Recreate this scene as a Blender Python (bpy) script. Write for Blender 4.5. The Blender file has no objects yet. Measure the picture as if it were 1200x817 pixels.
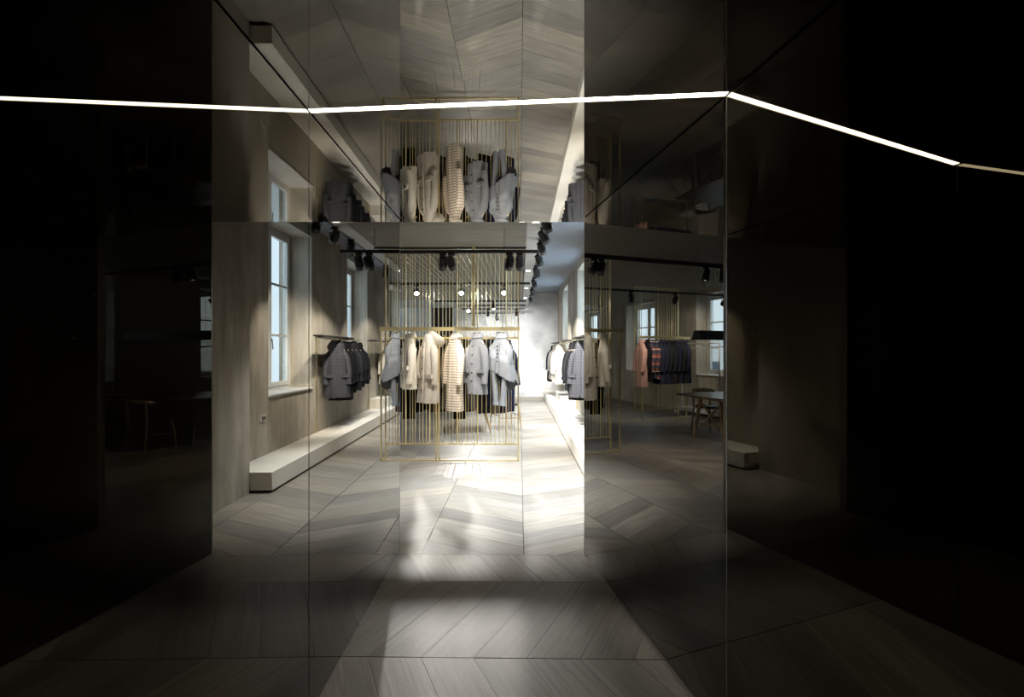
import bpy, bmesh, math, random
from math import sin, cos, pi, radians, sqrt, atan, atan2
from mathutils import Vector, Matrix

S = bpy.context.scene
COL = S.collection
rnd = random.Random(7)

# ------------------------------------------------------------------ camera, world, exposure
F = 556.0
cam_d = bpy.data.cameras.new('camera')
cam_d.sensor_width = 36.0
cam_d.lens = 36.0 * F / 1200.0
cam_d.shift_y = 3.5 / 1200.0
cam_d.clip_start = 0.02
cam = bpy.data.objects.new('camera', cam_d)
COL.objects.link(cam)
cam.location = (0, 0, 1.5)
cam.rotation_euler = (radians(90), 0, atan(9 / F))
S.camera = cam

S.view_settings.view_transform = 'Standard'
S.view_settings.look = 'None'
S.view_settings.gamma = 1
S.view_settings.exposure = 0.0
S.view_settings.use_curve_mapping = False
S.cycles.max_bounces = 12
S.cycles.diffuse_bounces = 4
S.cycles.glossy_bounces = 8
S.cycles.transparent_max_bounces = 16
S.cycles.caustics_reflective = True
S.cycles.sample_clamp_indirect = 4.0
S.cycles.blur_glossy = 0.5

world = bpy.data.worlds.new('sky'); S.world = world
world.use_nodes = True
wn = world.node_tree
bg = wn.nodes['Background']
bg.inputs[0].default_value = (0.66, 0.82, 1.0, 1)
bg.inputs[1].default_value = 7.0

SPOT_WARM = (1.0, 0.965, 0.90); SPOT_COOL = (0.84, 0.92, 1.0)
P_ROW, P_TRK, P_BACK, P_DOWN = 520, 120, 285, 760

# ------------------------------------------------------------------ geometry constants (room frame)
LJ = Vector((-0.8997, 3.553)); RJ = Vector((0.478, 3.524))       # the two jambs of the opening
def xl(y): return -0.8294 - 0.01978 * y                            # left mirror wall plane
def xr(y): return 0.478 + 0.191 * (3.524 - y)                      # right mirror wall plane
ZM = 2.49                                                          # mirror ceiling
XB, XA, XW = 1.265, 1.0, -6.1                                      # right wall, its front pier, left wall
YF = 15.75; ZC = 3.43; ZD = 2.95                                   # far wall, ceiling, lowered ceiling
YE = 3.64                                                          # room side of the front wall

# ------------------------------------------------------------------ helpers
def node_mat(name):
    m = bpy.data.materials.new(name); m.use_nodes = True
    return m, m.node_tree.nodes, m.node_tree.links, m.node_tree.nodes['Principled BSDF']

def plain(name, col, rough=0.5, metal=0.0, var=0.0, scale=20, bump=0.0, stretch=(1, 1, 1), sheen=0.0, coord='Object'):
    m, N, L, b = node_mat(name)
    b.inputs['Base Color'].default_value = (*col, 1)
    b.inputs['Roughness'].default_value = rough
    if rough > 0.9: b.inputs['Specular IOR Level'].default_value = 0.15
    b.inputs['Metallic'].default_value = metal
    if sheen: b.inputs['Sheen Weight'].default_value = sheen
    if var or bump:
        tc = N.new('ShaderNodeTexCoord'); mp = N.new('ShaderNodeMapping'); mp.inputs['Scale'].default_value = stretch
        no = N.new('ShaderNodeTexNoise'); no.inputs['Scale'].default_value = scale; no.inputs['Detail'].default_value = 5
        L.new(tc.outputs[coord], mp.inputs[0]); L.new(mp.outputs[0], no.inputs['Vector'])
        if var:
            mx = N.new('ShaderNodeMix'); mx.data_type = 'RGBA'
            mx.inputs[6].default_value = (*[c * (1 - var) for c in col], 1)
            mx.inputs[7].default_value = (*[min(1, c * (1 + var)) for c in col], 1)
            L.new(no.outputs[0], mx.inputs[0]); L.new(mx.outputs[2], b.inputs['Base Color'])
        if bump:
            bu = N.new('ShaderNodeBump'); bu.inputs['Strength'].default_value = bump; bu.inputs['Distance'].default_value = 0.01
            L.new(no.outputs[0], bu.inputs['Height']); L.new(bu.outputs[0], b.inputs['Normal'])
    return m

def emit(name, col, s):
    m = bpy.data.materials.new(name); m.use_nodes = True
    N = m.node_tree.nodes; N.clear()
    e = N.new('ShaderNodeEmission'); o = N.new('ShaderNodeOutputMaterial')
    e.inputs[0].default_value = (*col, 1); e.inputs[1].default_value = s
    m.node_tree.links.new(e.outputs[0], o.inputs[0])
    return m

class MB:
    """collects shapes for one mesh"""
    def __init__(s): s.v = []; s.f = []; s.m = []; s.sm = []
    def add(s, vs, fs, mi=0, smooth=False):
        n = len(s.v); s.v += [tuple(v) for v in vs]
        for f in fs: s.f.append(tuple(i + n for i in f)); s.m.append(mi); s.sm.append(smooth)
        return s
    def box(s, a, b, mi=0):
        x0, y0, z0 = a; x1, y1, z1 = b
        vs = [(x0,y0,z0),(x1,y0,z0),(x1,y1,z0),(x0,y1,z0),(x0,y0,z1),(x1,y0,z1),(x1,y1,z1),(x0,y1,z1)]
        return s.add(vs, [(3,2,1,0),(4,5,6,7),(0,1,5,4),(1,2,6,5),(2,3,7,6),(3,0,4,7)], mi)
    def prism(s, pts, z0, z1, mi=0):
        n = len(pts)
        vs = [(p[0], p[1], z0) for p in pts] + [(p[0], p[1], z1) for p in pts]
        return s.add(vs, [tuple(range(n))[::-1], tuple(range(n, 2 * n))] + [(i, (i+1) % n, (i+1) % n + n, i + n) for i in range(n)], mi)
    def tube(s, pts, r, n=8, mi=0, cap=True, flat=1.0):
        """tube through points; r a number or one radius per point"""
        P = [Vector(p) for p in pts]; R = r if isinstance(r, (list, tuple)) else [r] * len(P)
        rings = []; up = None
        for i, p in enumerate(P):
            t = (P[min(i+1, len(P)-1)] - P[max(i-1, 0)]).normalized()
            if up is None: up = Vector((0,0,1)) if abs(t.z) < 0.9 else Vector((0,1,0))
            u = t.cross(up).normalized(); w = u.cross(t).normalized(); up = w
            rings.append([p + u * (R[i] * cos(2*pi*k/n)) + w * (R[i] * flat * sin(2*pi*k/n)) for k in range(n)])
        return s.loft(rings, mi, cap)
    def loft(s, rings, mi=0, cap=True, smooth=True, capend=True):
        n = len(rings[0]); vs = [v for r in rings for v in r]; fs = []
        for i in range(len(rings) - 1):
            for k in range(n):
                a = i*n + k; b = i*n + (k+1) % n
                fs.append((a, b, b + n, a + n))
        s.add(vs, fs, mi, smooth)
        if cap:
            s.add(rings[0], [tuple(range(n))], mi, False)
            if capend: s.add(rings[-1], [tuple(range(n))[::-1]], mi, False)
        return s
    def lathe(s, prof, n=20, mi=0, at=(0,0,0), axis='z'):
        rings = []
        for r, h in prof:
            ring = []
            for k in range(n):
                a = 2*pi*k/n
                p = (r*cos(a), r*sin(a), h)
                if axis == 'y': p = (r*cos(a), h, r*sin(a))
                ring.append((p[0]+at[0], p[1]+at[1], p[2]+at[2]))
            rings.append(ring)
        return s.loft(rings, mi)
    def build(s, name, mats, parent=None, loc=None, rot=None, merge=False):
        me = bpy.data.meshes.new(name); me.from_pydata(s.v, [], s.f)
        if not isinstance(mats, (list, tuple)): mats = [mats]
        for m in mats: me.materials.append(m)
        me.polygons.foreach_set('material_index', s.m); me.polygons.foreach_set('use_smooth', s.sm)
        bm = bmesh.new(); bm.from_mesh(me)
        if merge: bmesh.ops.remove_doubles(bm, verts=bm.verts, dist=1e-5)
        bmesh.ops.recalc_face_normals(bm, faces=bm.faces); bm.to_mesh(me); bm.free()
        o = bpy.data.objects.new(name, me); COL.objects.link(o)
        if parent: o.parent = parent
        if loc: o.location = loc
        if rot: o.rotation_euler = rot
        return o

def tag(o, label=None, cat=None, group=None, kind=None):
    if label: o['label'] = label
    if cat: o['category'] = cat
    if group: o['group'] = group
    if kind: o['kind'] = kind
    return o

def thing(name, label, cat, loc=(0,0,0), rz=0.0, group=None, kind=None):
    o = bpy.data.objects.new(name, None); COL.objects.link(o)
    o.empty_display_size = 0.05
    o.location = loc; o.rotation_euler = (0, 0, rz)
    return tag(o, label, cat, group, kind)

def copy_tree(o, parent=None):
    c = o.copy(); COL.objects.link(c); c.parent = parent
    for ch in list(o.children): copy_tree(ch, c)
    return c

# ------------------------------------------------------------------ materials
def mirror_mat(name, col):
    m, N, L, b = node_mat(name)
    b.inputs['Metallic'].default_value = 1.0
    b.inputs['Base Color'].default_value = (*col, 1)
    b.inputs['Roughness'].default_value = 0.0
    b.inputs['Specular Tint'].default_value = (0.96, 0.965, 0.97, 1)
    return m
M_MIR = mirror_mat('smoked_mirror_glass', (0.145, 0.135, 0.115))
M_MIRC = mirror_mat('smoked_mirror_ceiling', (0.17, 0.16, 0.14))

def plaster_mat():
    m, N, L, b = node_mat('raw_lime_plaster')
    tc = N.new('ShaderNodeTexCoord')
    mp = N.new('ShaderNodeMapping'); mp.inputs['Scale'].default_value = (2.2, 2.2, 0.35)
    n1 = N.new('ShaderNodeTexNoise'); n1.inputs['Scale'].default_value = 3.0; n1.inputs['Detail'].default_value = 8; n1.inputs['Roughness'].default_value = 0.65
    n2 = N.new('ShaderNodeTexNoise'); n2.inputs['Scale'].default_value = 1.3; n2.inputs['Detail'].default_value = 6
    L.new(tc.outputs['Object'], mp.inputs[0]); L.new(mp.outputs[0], n1.inputs['Vector']); L.new(tc.outputs['Object'], n2.inputs['Vector'])
    r = N.new('ShaderNodeValToRGB')
    r.color_ramp.elements[0].position = 0.32; r.color_ramp.elements[0].color = (0.38, 0.335, 0.265, 1)
    r.color_ramp.elements[1].position = 0.66; r.color_ramp.elements[1].color = (0.62, 0.565, 0.47, 1)
    L.new(n1.outputs[0], r.inputs[0])
    r2 = N.new('ShaderNodeValToRGB')
    r2.color_ramp.elements[0].position = 0.35; r2.color_ramp.elements[0].color = (0.72, 0.72, 0.72, 1)
    r2.color_ramp.elements[1].position = 0.7; r2.color_ramp.elements[1].color = (1, 1, 1, 1)
    L.new(n2.outputs[0], r2.inputs[0])
    mx = N.new('ShaderNodeMix'); mx.data_type = 'RGBA'; mx.blend_type = 'MULTIPLY'; mx.inputs[0].default_value = 1
    L.new(r.outputs[0], mx.inputs[6]); L.new(r2.outputs[0], mx.inputs[7]); L.new(mx.outputs[2], b.inputs['Base Color'])
    b.inputs['Roughness'].default_value = 0.85
    bu = N.new('ShaderNodeBump'); bu.inputs['Strength'].default_value = 0.35; bu.inputs['Distance'].default_value = 0.02
    L.new(n1.outputs[0], bu.inputs['Height']); L.new(bu.outputs[0], b.inputs['Normal'])
    return m
M_PLASTER = plaster_mat()

def far_wall_mat():
    m, N, L, b = node_mat('pale_lime_plaster')
    tc = N.new('ShaderNodeTexCoord')
    n1 = N.new('ShaderNodeTexNoise'); n1.inputs['Scale'].default_value = 1.6; n1.inputs['Detail'].default_value = 8
    L.new(tc.outputs['Object'], n1.inputs['Vector'])
    r = N.new('ShaderNodeValToRGB')
    r.color_ramp.elements[0].position = 0.3; r.color_ramp.elements[0].color = (0.42, 0.44, 0.46, 1)
    r.color_ramp.elements[1].position = 0.65; r.color_ramp.elements[1].color = (0.72, 0.74, 0.76, 1)
    L.new(n1.outputs[0], r.inputs[0]); L.new(r.outputs[0], b.inputs['Base Color'])
    b.inputs['Roughness'].default_value = 0.85
    return m
M_FARWALL = far_wall_mat()

def plank_mat(name, attr):
    m, N, L, b = node_mat(name)
    tc = N.new('ShaderNodeTexCoord')
    if attr:
        at = N.new('ShaderNodeAttribute'); at.attribute_name = 'tone'; rand = at.outputs['Fac']
        at2 = N.new('ShaderNodeAttribute'); at2.attribute_name = 'grain'; uv = at2.outputs['Vector']
    else:
        oi = N.new('ShaderNodeObjectInfo'); rand = oi.outputs['Random']
        at2 = N.new('ShaderNodeAttribute'); at2.attribute_name = 'grain'; uv = at2.outputs['Vector']
    mp = N.new('ShaderNodeMapping'); mp.inputs['Scale'].default_value = (1.6, 26, 1)
    L.new(uv, mp.inputs[0])
    add = N.new('ShaderNodeVectorMath'); add.operation = 'ADD'
    cm = N.new('ShaderNodeCombineXYZ'); mul = N.new('ShaderNodeMath'); mul.operation = 'MULTIPLY'; mul.inputs[1].default_value = 37.0
    L.new(rand, mul.inputs[0]); L.new(mul.outputs[0], cm.inputs[2]); L.new(mul.outputs[0], cm.inputs[0])
    L.new(mp.outputs[0], add.inputs[0]); L.new(cm.outputs[0], add.inputs[1])
    no = N.new('ShaderNodeTexNoise'); no.inputs['Scale'].default_value = 1.5; no.inputs['Detail'].default_value = 7; no.inputs['Roughness'].default_value = 0.6; no.inputs['Distortion'].default_value = 0.6
    L.new(add.outputs[0], no.inputs['Vector'])
    # tone of the single plank
    r = N.new('ShaderNodeValToRGB'); cr = r.color_ramp
    cr.elements[0].position = 0.0; cr.elements[0].color = (0.195, 0.175, 0.150, 1)
    cr.elements[1].position = 1.0; cr.elements[1].color = (0.32, 0.288, 0.24, 1)
    e = cr.elements.new(0.35); e.color = (0.24, 0.222, 0.197, 1)
    e = cr.elements.new(0.7); e.color = (0.27, 0.24, 0.20, 1)
    L.new(rand, r.inputs[0])
    r3 = N.new('ShaderNodeValToRGB')
    r3.color_ramp.elements[0].position = 0.3; r3.color_ramp.elements[0].color = (0.72, 0.71, 0.69, 1)
    r3.color_ramp.elements[1].position = 0.68; r3.color_ramp.elements[1].color = (1.25, 1.23, 1.2, 1)
    L.new(no.outputs[0], r3.inputs[0])
    mx = N.new('ShaderNodeMix'); mx.data_type = 'RGBA'; mx.blend_type = 'MULTIPLY'; mx.inputs[0].default_value = 1
    L.new(r.outputs[0], mx.inputs[6]); L.new(r3.outputs[0], mx.inputs[7]); L.new(mx.outputs[2], b.inputs['Base Color'])
    mr = N.new('ShaderNodeMapRange'); mr.inputs['To Min'].default_value = 0.33; mr.inputs['To Max'].default_value = 0.48
    L.new(no.outputs[0], mr.inputs['Value']); L.new(mr.outputs[0], b.inputs['Roughness'])
    bu = N.new('ShaderNodeBump'); bu.inputs['Strength'].default_value = 0.25; bu.inputs['Distance'].default_value = 0.004
    L.new(no.outputs[0], bu.inputs['Height']); L.new(bu.outputs[0], b.inputs['Normal'])
    return m
M_PLANK = plank_mat('smoked_oak_plank', False)
M_PLANKJ = plank_mat('smoked_oak_planks_far', True)

M_DARK = plain('dark_joint', (0.012, 0.011, 0.01), 0.8)
M_SLAB = plain('dark_subfloor', (0.02, 0.018, 0.016), 0.9)
M_BRASS = plain('satin_brass', (0.95, 0.80, 0.45), 0.34, 1.0)
M_STEEL = plain('brushed_steel', (0.55, 0.55, 0.56), 0.3, 1.0)
M_DGLOSS = plain('dark_lacquer', (0.015, 0.013, 0.014), 0.35)
M_BLACK = plain('black_powder_coat', (0.012, 0.012, 0.013), 0.45)
M_BLACK2 = plain('blackened_steel_bar', (0.03, 0.026, 0.024), 0.4, 0.6)
M_CORIAN = plain('cream_stone_bench', (0.74, 0.70, 0.62), 0.5, var=0.06, scale=6)
M_PAINTW = plain('white_window_paint', (0.72, 0.72, 0.70), 0.4)
M_CEIL = plain('blue_grey_ceiling_paint', (0.24, 0.265, 0.30), 0.8)
M_BOARD = plain('taupe_ceiling_board', (0.15, 0.138, 0.112), 0.75, var=0.1, scale=3, stretch=(1, 6, 1))
M_GRILLE = plain('ceiling_grille_metal', (0.40, 0.375, 0.31), 0.5, 0.2)
M_PLENUM = plain('dark_plenum', (0.16, 0.15, 0.135), 0.9)
M_BORDER = plain('pale_ceiling_border', (0.42, 0.42, 0.41), 0.7)
M_WOODL = plain('pale_ash_wood', (0.46, 0.33, 0.20), 0.45, var=0.25, scale=8, stretch=(8, 8, 0.8))
M_WOODD = plain('walnut_wood', (0.13, 0.075, 0.045), 0.35, var=0.3, scale=8, stretch=(1, 8, 8))
M_LEATHER = plain('black_seat_leather', (0.012, 0.012, 0.012), 0.4)
M_WHITEM = plain('white_metal_tube', (0.7, 0.7, 0.7), 0.35)
M_SOCKET = plain('white_socket_plastic', (0.62, 0.60, 0.55), 0.4)
M_TAG = plain('paper_price_tag', (0.78, 0.74, 0.66), 0.7)
M_HANG = plain('pale_wood_hanger', (0.62, 0.52, 0.38), 0.4)
M_FACADE = plain('pale_facade', (0.62, 0.62, 0.60), 0.9)
M_FACGL = plain('facade_window_glass', (0.05, 0.07, 0.1), 0.1)
M_LED = emit('led_strip_light', (1.0, 0.93, 0.76), 14.0)
M_LENS = emit('spot_lens_light', (1.0, 0.96, 0.88), 12.0)

def glass_mat():
    m = bpy.data.materials.new('window_glass'); m.use_nodes = True
    N = m.node_tree.nodes; L = m.node_tree.links; N.clear()
    t = N.new('ShaderNodeBsdfTransparent'); t.inputs[0].default_value = (0.94, 0.97, 0.98, 1)
    g = N.new('ShaderNodeBsdfGlossy'); g.inputs['Roughness'].default_value = 0.02
    mx = N.new('ShaderNodeMixShader'); o = N.new('ShaderNodeOutputMaterial')
    mx.inputs[0].default_value = 0.07; L.new(t.outputs[0], mx.inputs[1]); L.new(g.outputs[0], mx.inputs[2]); L.new(mx.outputs[0], o.inputs[0])
    return m
M_GLASS = glass_mat()

def fabric(name, col, rough=0.95): return plain(name, col, rough, var=0.15, scale=9, bump=0.9, sheen=0.0)

def stripe_mat(name, base, line, step, width, plaid=None):
    """horizontal bands in the garment's own height; plaid adds vertical bands and a third colour"""
    m, N, L, b = node_mat(name)
    b.inputs['Roughness'].default_value = 0.85
    tc = N.new('ShaderNodeTexCoord'); sp = N.new('ShaderNodeSeparateXYZ'); L.new(tc.outputs['Object'], sp.inputs[0])
    def band(axis, stp, w, off=0.0):
        a = N.new('ShaderNodeMath'); a.operation = 'ADD'; a.inputs[1].default_value = 10.0 + off; L.new(sp.outputs[axis], a.inputs[0])
        d = N.new('ShaderNodeMath'); d.operation = 'DIVIDE'; d.inputs[1].default_value = stp; L.new(a.outputs[0], d.inputs[0])
        fr = N.new('ShaderNodeMath'); fr.operation = 'FRACT'; L.new(d.outputs[0], fr.inputs[0])
        l = N.new('ShaderNodeMath'); l.operation = 'LESS_THAN'; l.inputs[1].default_value = w; L.new(fr.outputs[0], l.inputs[0])
        return l.outputs[0]
    def mix(fac, c1, c2):
        x = N.new('ShaderNodeMix'); x.data_type = 'RGBA'; L.new(fac, x.inputs[0])
        for i, c in ((6, c1), (7, c2)):
            if isinstance(c, tuple): x.inputs[i].default_value = (*c, 1)
            else: L.new(c, x.inputs[i])
        return x.outputs[2]
    c = mix(band(2, step, width), base, line)
    if plaid:
        c = mix(band(0, plaid[1], plaid[2]), c, plaid[0])
        if len(plaid) > 3: c = mix(band(2, step, 0.06, step * 0.4), c, plaid[3])
    L.new(c, b.inputs['Base Color'])
    no = N.new('ShaderNodeTexNoise'); no.inputs['Scale'].default_value = 14; L.new(tc.outputs['Object'], no.inputs['Vector'])
    bu = N.new('ShaderNodeBump'); bu.inputs['Strength'].default_value = 0.3; bu.inputs['Distance'].default_value = 0.01
    L.new(no.outputs[0], bu.inputs['Height']); L.new(bu.outputs[0], b.inputs['Normal'])
    return m

FB = dict(
    cream=fabric('cream_wool', (0.66, 0.60, 0.50)), stone=fabric('stone_cotton', (0.60, 0.54, 0.46)),
    bluegrey=fabric('blue_grey_cotton', (0.24, 0.245, 0.255)), chambray=fabric('grey_chambray', (0.24, 0.25, 0.265)),
    black=fabric('black_wool', (0.007, 0.007, 0.008)), navy=fabric('navy_wool', (0.015, 0.022, 0.06)),
    midnight=fabric('midnight_wool', (0.022, 0.024, 0.042)),
    charcoal=fabric('charcoal_wool', (0.022, 0.022, 0.025)), brown=fabric('dark_brown_wool', (0.055, 0.035, 0.025)),
    taupe=fabric('taupe_wool', (0.17, 0.145, 0.12)), grey=fabric('mid_grey_wool', (0.16, 0.165, 0.175)),
    rose=fabric('dusty_rose_wool', (0.40, 0.23, 0.19)), ivory=fabric('ivory_cotton', (0.75, 0.71, 0.63)),
    beige=fabric('beige_cotton', (0.52, 0.43, 0.31)),
    striped=stripe_mat('brown_striped_cream_knit', (0.72, 0.64, 0.52), (0.28, 0.15, 0.08), 0.036, 0.22),
    plaid=stripe_mat('red_plaid_flannel', (0.22, 0.045, 0.03), (0.03, 0.035, 0.06), 0.16, 0.45, ((0.02, 0.02, 0.035), 0.11, 0.35, (0.55, 0.5, 0.42))),
    check=stripe_mat('small_black_white_check', (0.08, 0.083, 0.095), (0.01, 0.01, 0.013), 0.022, 0.5, ((0.02, 0.02, 0.025), 0.022, 0.45)),
)
M_LIN = plain('dark_lining', (0.02, 0.02, 0.024), 0.5)

# ------------------------------------------------------------------ floor: chevron planks
floor = MB().box((XW - 0.6, -1.6, -0.12), (XB + 0.6, YF + 0.4, -0.014)).build('floor', M_SLAB)
tag(floor, kind='structure')

def clip(poly, x0, x1, y0, y1):
    def cut(P, inside, inter):
        out = []
        for i in range(len(P)):
            a, b = P[i-1], P[i]
            if inside(b):
                if not inside(a): out.append(inter(a, b))
                out.append(b)
            elif inside(a): out.append(inter(a, b))
        return out
    def lerp(a, b, t): return (a[0] + (b[0]-a[0]) * t, a[1] + (b[1]-a[1]) * t)
    P = poly
    for ax, v, sg in ((0, x0, 1), (0, x1, -1), (1, y0, 1), (1, y1, -1)):
        P = cut(P, lambda p: (p[ax] - v) * sg >= 0, lambda a, b: lerp(a, b, (v - a[ax]) / (b[ax] - a[ax])))
        if len(P) < 3: return []
    return P

planks = []          # (polygon, origin, direction)
PT, CW, SH = 0.26, 0.76, 0.38
YT = 3.50            # threshold where the chevron turns
# room: columns run along y
for c in range(-9, 3):
    x0 = 0.03 + c * CW; x1 = x0 + CW; sg = 1 if c % 2 == 0 else -1
    k0 = int((YT - 1) / PT) - 3
    for k in range(k0, int(YF / PT) + 4):
        y = k * PT + (0.0 if sg > 0 else SH)
        poly = [(x0, y), (x1, y + sg * SH), (x1, y + sg * SH + PT), (x0, y + PT)]
        P = clip(poly, XW, XB, YT, YF)
        if P: planks.append((P, (x0, y), (CW, sg * SH)))
# vestibule: columns run along x
for c in range(-7, 2):
    y0 = 3.09 + c * 0.77; y1 = y0 + 0.77; sg = 1 if c % 2 else -1
    for k in range(-8, 10):
        x = k * PT - 0.485 + (0 if sg > 0 else SH)
        poly = [(x, y0), (x + PT, y0), (x + PT + sg * SH, y1), (x + sg * SH, y1)]
        P = clip(poly, -1.0, 1.5, -1.5, YT)
        if P: planks.append((P, (x, y0), (sg * SH, 0.77)))

def area(P): return abs(sum(P[i-1][0]*P[i][1] - P[i][0]*P[i-1][1] for i in range(len(P)))) / 2
planks = [p for p in planks if area(p[0]) > 0.004]
def inset(P, d):
    # move every edge inwards by d (convex polygon)
    n = len(P); cx = sum(p[0] for p in P)/n; cy = sum(p[1] for p in P)/n
    s = 1 - 2.2 * d / sqrt(area(P)); return [(cx + (x-cx)*s, cy + (y-cy)*s) for x, y in P]
def rank(p):
    cx = sum(q[0] for q in p[0])/len(p[0]); cy = sum(q[1] for q in p[0])/len(p[0])
    if cy < 1.6: return 60 + (1.6 - cy)
    off = max(0, abs(cx + 0.1) - 0.75 - 0.12 * max(0, cy - 3.5))
    return cy + 1.8 * off
planks.sort(key=rank)

def plank_geo(mb, grain, tones, p, t):
    P, o, d = p
    P = inset(P, 0.0015)
    dv = Vector(d).normalized(); nv = Vector((-dv.y, dv.x))
    z = -0.0006 * ((t * 7.3) % 1.0)
    n0 = len(mb.v)
    mb.prism(P, -0.014, z)
    for q in P + P:
        w = Vector(q) - Vector(o); grain.append((w @ dv if False else w.dot(dv), w.dot(nv), 0.0)); tones.append(t)
def add_attrs(o, grain, tones):
    a = o.data.attributes.new('grain', 'FLOAT_VECTOR', 'POINT')
    a.data.foreach_set('vector', [c for g in grain for c in g])
    b = o.data.attributes.new('tone', 'FLOAT', 'POINT'); b.data.foreach_set('value', tones)
for p in planks[:295]:
    mb = MB(); g = []; t = []
    plank_geo(mb, g, t, p, rnd.random())
    o = mb.build('plank', M_PLANK, floor); add_attrs(o, g, t)
mb = MB(); g = []; t = []
for p in planks[295:]: plank_geo(mb, g, t, p, rnd.random())
o = mb.build('planks', M_PLANKJ, floor); add_attrs(o, g, t); o['kind'] = 'stuff'

# ------------------------------------------------------------------ vestibule: smoked mirror walls and ceiling
YB = -1.5
SEAM_L, SEAM_R = 1.94, 1.845
def mirror_wall(name, fx, outer, ys, seam):
    sgn = 1 if outer > 0 else -1
    core = [(fx(YB) + sgn*0.008, YB), (fx(ys) + sgn*0.008, ys - 0.003), (fx(ys) + sgn*0.06, ys - 0.003), (fx(YB) + sgn*0.06, YB)]
    w = MB().prism(core, -0.014, ZM + 0.02).build(name, M_DARK); tag(w, kind='structure')
    for a, b in ((YB, seam - 0.0035), (seam + 0.0035, ys - 0.002)):
        MB().prism([(fx(a), a), (fx(b), b), (fx(b) + sgn*0.008, b), (fx(a) + sgn*0.008, a)], 0.004, ZM - 0.006).build('mirror_panel', M_MIR, w)
    MB().prism([(fx(ys) - sgn*0.0006, ys - 0.002), (fx(ys) - sgn*0.0006, ys + 0.002), (fx(ys) + sgn*0.06, ys + 0.002), (fx(ys) + sgn*0.06, ys - 0.002)], 0.002, ZM).build('edge_trim', M_STEEL, w)
    if sgn > 0:
        MB().prism([(fx(seam - 0.0015) - 0.0008, seam - 0.0015), (fx(seam + 0.0015) - 0.0008, seam + 0.0015), (fx(seam) + 0.006, seam + 0.0015), (fx(seam) + 0.006, seam - 0.0015)], 0.004, ZM - 0.006).build('seam_trim', M_STEEL, w)
    return w
mirror_wall('wall_left', xl, -1, LJ.y, SEAM_L)
mirror_wall('wall_right', xr, 1, RJ.y, SEAM_R)
cw = MB().prism([(-1.1, YB), (1.5, YB), (1.0, YE - 0.005), (-1.1, YE - 0.005)], ZM + 0.012, ZM + 0.05).build('ceiling_vestibule', M_DARK)
cw.name = 'ceiling'; tag(cw, kind='structure')
la, lb = Vector((-0.90, 1.942)), Vector((0.86, 1.834))
hw = 0.016
def ly(x): return la.y + (lb.y - la.y) * (x - la.x) / (lb.x - la.x)
MB().prism([(-1.05, YB), (1.48, YB), (1.2, ly(1.2) - hw), (-1.05, ly(-1.05) - hw)], ZM, ZM + 0.008).build('mirror_panel', M_MIRC, cw)
MB().prism([(-1.05, ly(-1.05) + hw), (1.2, ly(1.2) + hw), (0.62, YE), (-1.05, YE - 0.03)], ZM, ZM + 0.008).build('mirror_panel', M_MIRC, cw)
led = MB().prism([(xl(1.94) + 0.004, ly(-0.868) - hw*0.8), (xr(1.84) - 0.004, ly(0.8) - hw*0.8), (xr(1.84) - 0.004, ly(0.8) + hw*0.8), (xl(1.94) + 0.004, ly(-0.868) + hw*0.8)], ZM + 0.0005, ZM + 0.008)
ledo = thing('light_strip', 'thin glowing white light strip running across the mirrored ceiling between both mirror walls', 'light strip', (0, 1.9, ZM))
o = led.build('diffuser', M_LED, ledo); o.location = (0, -1.9, -ZM)
o = MB().prism([(xl(1.94) + 0.002, ly(-0.868) - hw), (xr(1.84) - 0.002, ly(0.8) - hw), (xr(1.84) - 0.002, ly(0.8) + hw), (xl(1.94) + 0.002, ly(-0.868) + hw)], ZM + 0.0085, ZM + 0.0115).build('channel', M_BLACK, ledo); o.location = (0, -1.9, -ZM)
tag(MB().box((-1.2, YB - 0.1, -0.014), (1.7, YB - 0.002, ZM + 0.05)).build('wall_back', M_DGLOSS), kind='structure')

# ------------------------------------------------------------------ room shell
fw = MB()
fw.box((XW - 0.45, YE - 0.16, -0.014), (LJ.x - 0.062, YE, ZC + 0.1))
fw.box((RJ.x + 0.062, YE - 0.16, -0.014), (XB + 0.5, YE, ZC + 0.1))
fw.box((LJ.x - 0.062, YE - 0.16, ZM + 0.052), (RJ.x + 0.062, YE, ZC + 0.1))
tag(fw.build('wall_front', M_PLASTER), kind='structure')

R_WIN = [(6.0, 7.37), (9.06, 10.42), (12.5, 13.88)]
L_WIN = [(5.3, 6.65), (8.3, 9.69), (11.3, 12.65), (14.2, 15.4)]
Z_S = 0.93
def wall_with_openings(name, xi, xo, y0, y1, wins, zt, zh, mat):
    w = MB(); e = 0
    cur = y0
    for a, b in wins:
        w.box((xi, cur, -0.014), (xo, a, zt)); 
        w.box((xi, a, -0.014), (xo, b, Z_S)); w.box((xi, a, zh), (xo, b, zt)); cur = b
    w.box((xi, cur, -0.014), (xo, y1, zt))
    o = w.build(name, mat, merge=True); tag(o, kind='structure'); return o
wall_with_openings('wall_east', XB, XB + 0.5, YE, YF, R_WIN, ZC + 0.1, 3.27, M_PLASTER)
wall_with_openings('wall_west', XW, XW - 0.5, YE, YF, L_WIN, ZC + 0.1, 2.88, M_PLASTER)
tag(MB().box((XA, YE, -0.014), (XB - 0.001, 5.05, ZC - 0.001)).build('trim_1', M_PLASTER), kind='structure')
tag(MB().box((XW - 0.5, YF, -0.014), (XB + 0.5, YF + 0.3, ZC + 0.1)).build('wall_far', M_FARWALL), kind='structure')
door = MB().box((-2.85, YF - 0.05, 0), (-2.26, YF - 0.002, 3.2)).build('door_1', M_DGLOSS); tag(door, kind='structure')
MB().box((-2.90, YF - 0.06, 0), (-2.855, YF - 0.003, 3.25)).build('frame', M_BLACK, door)
MB().box((-2.255, YF - 0.06, 0), (-2.21, YF - 0.003, 3.25)).build('frame', M_BLACK, door)

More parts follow.
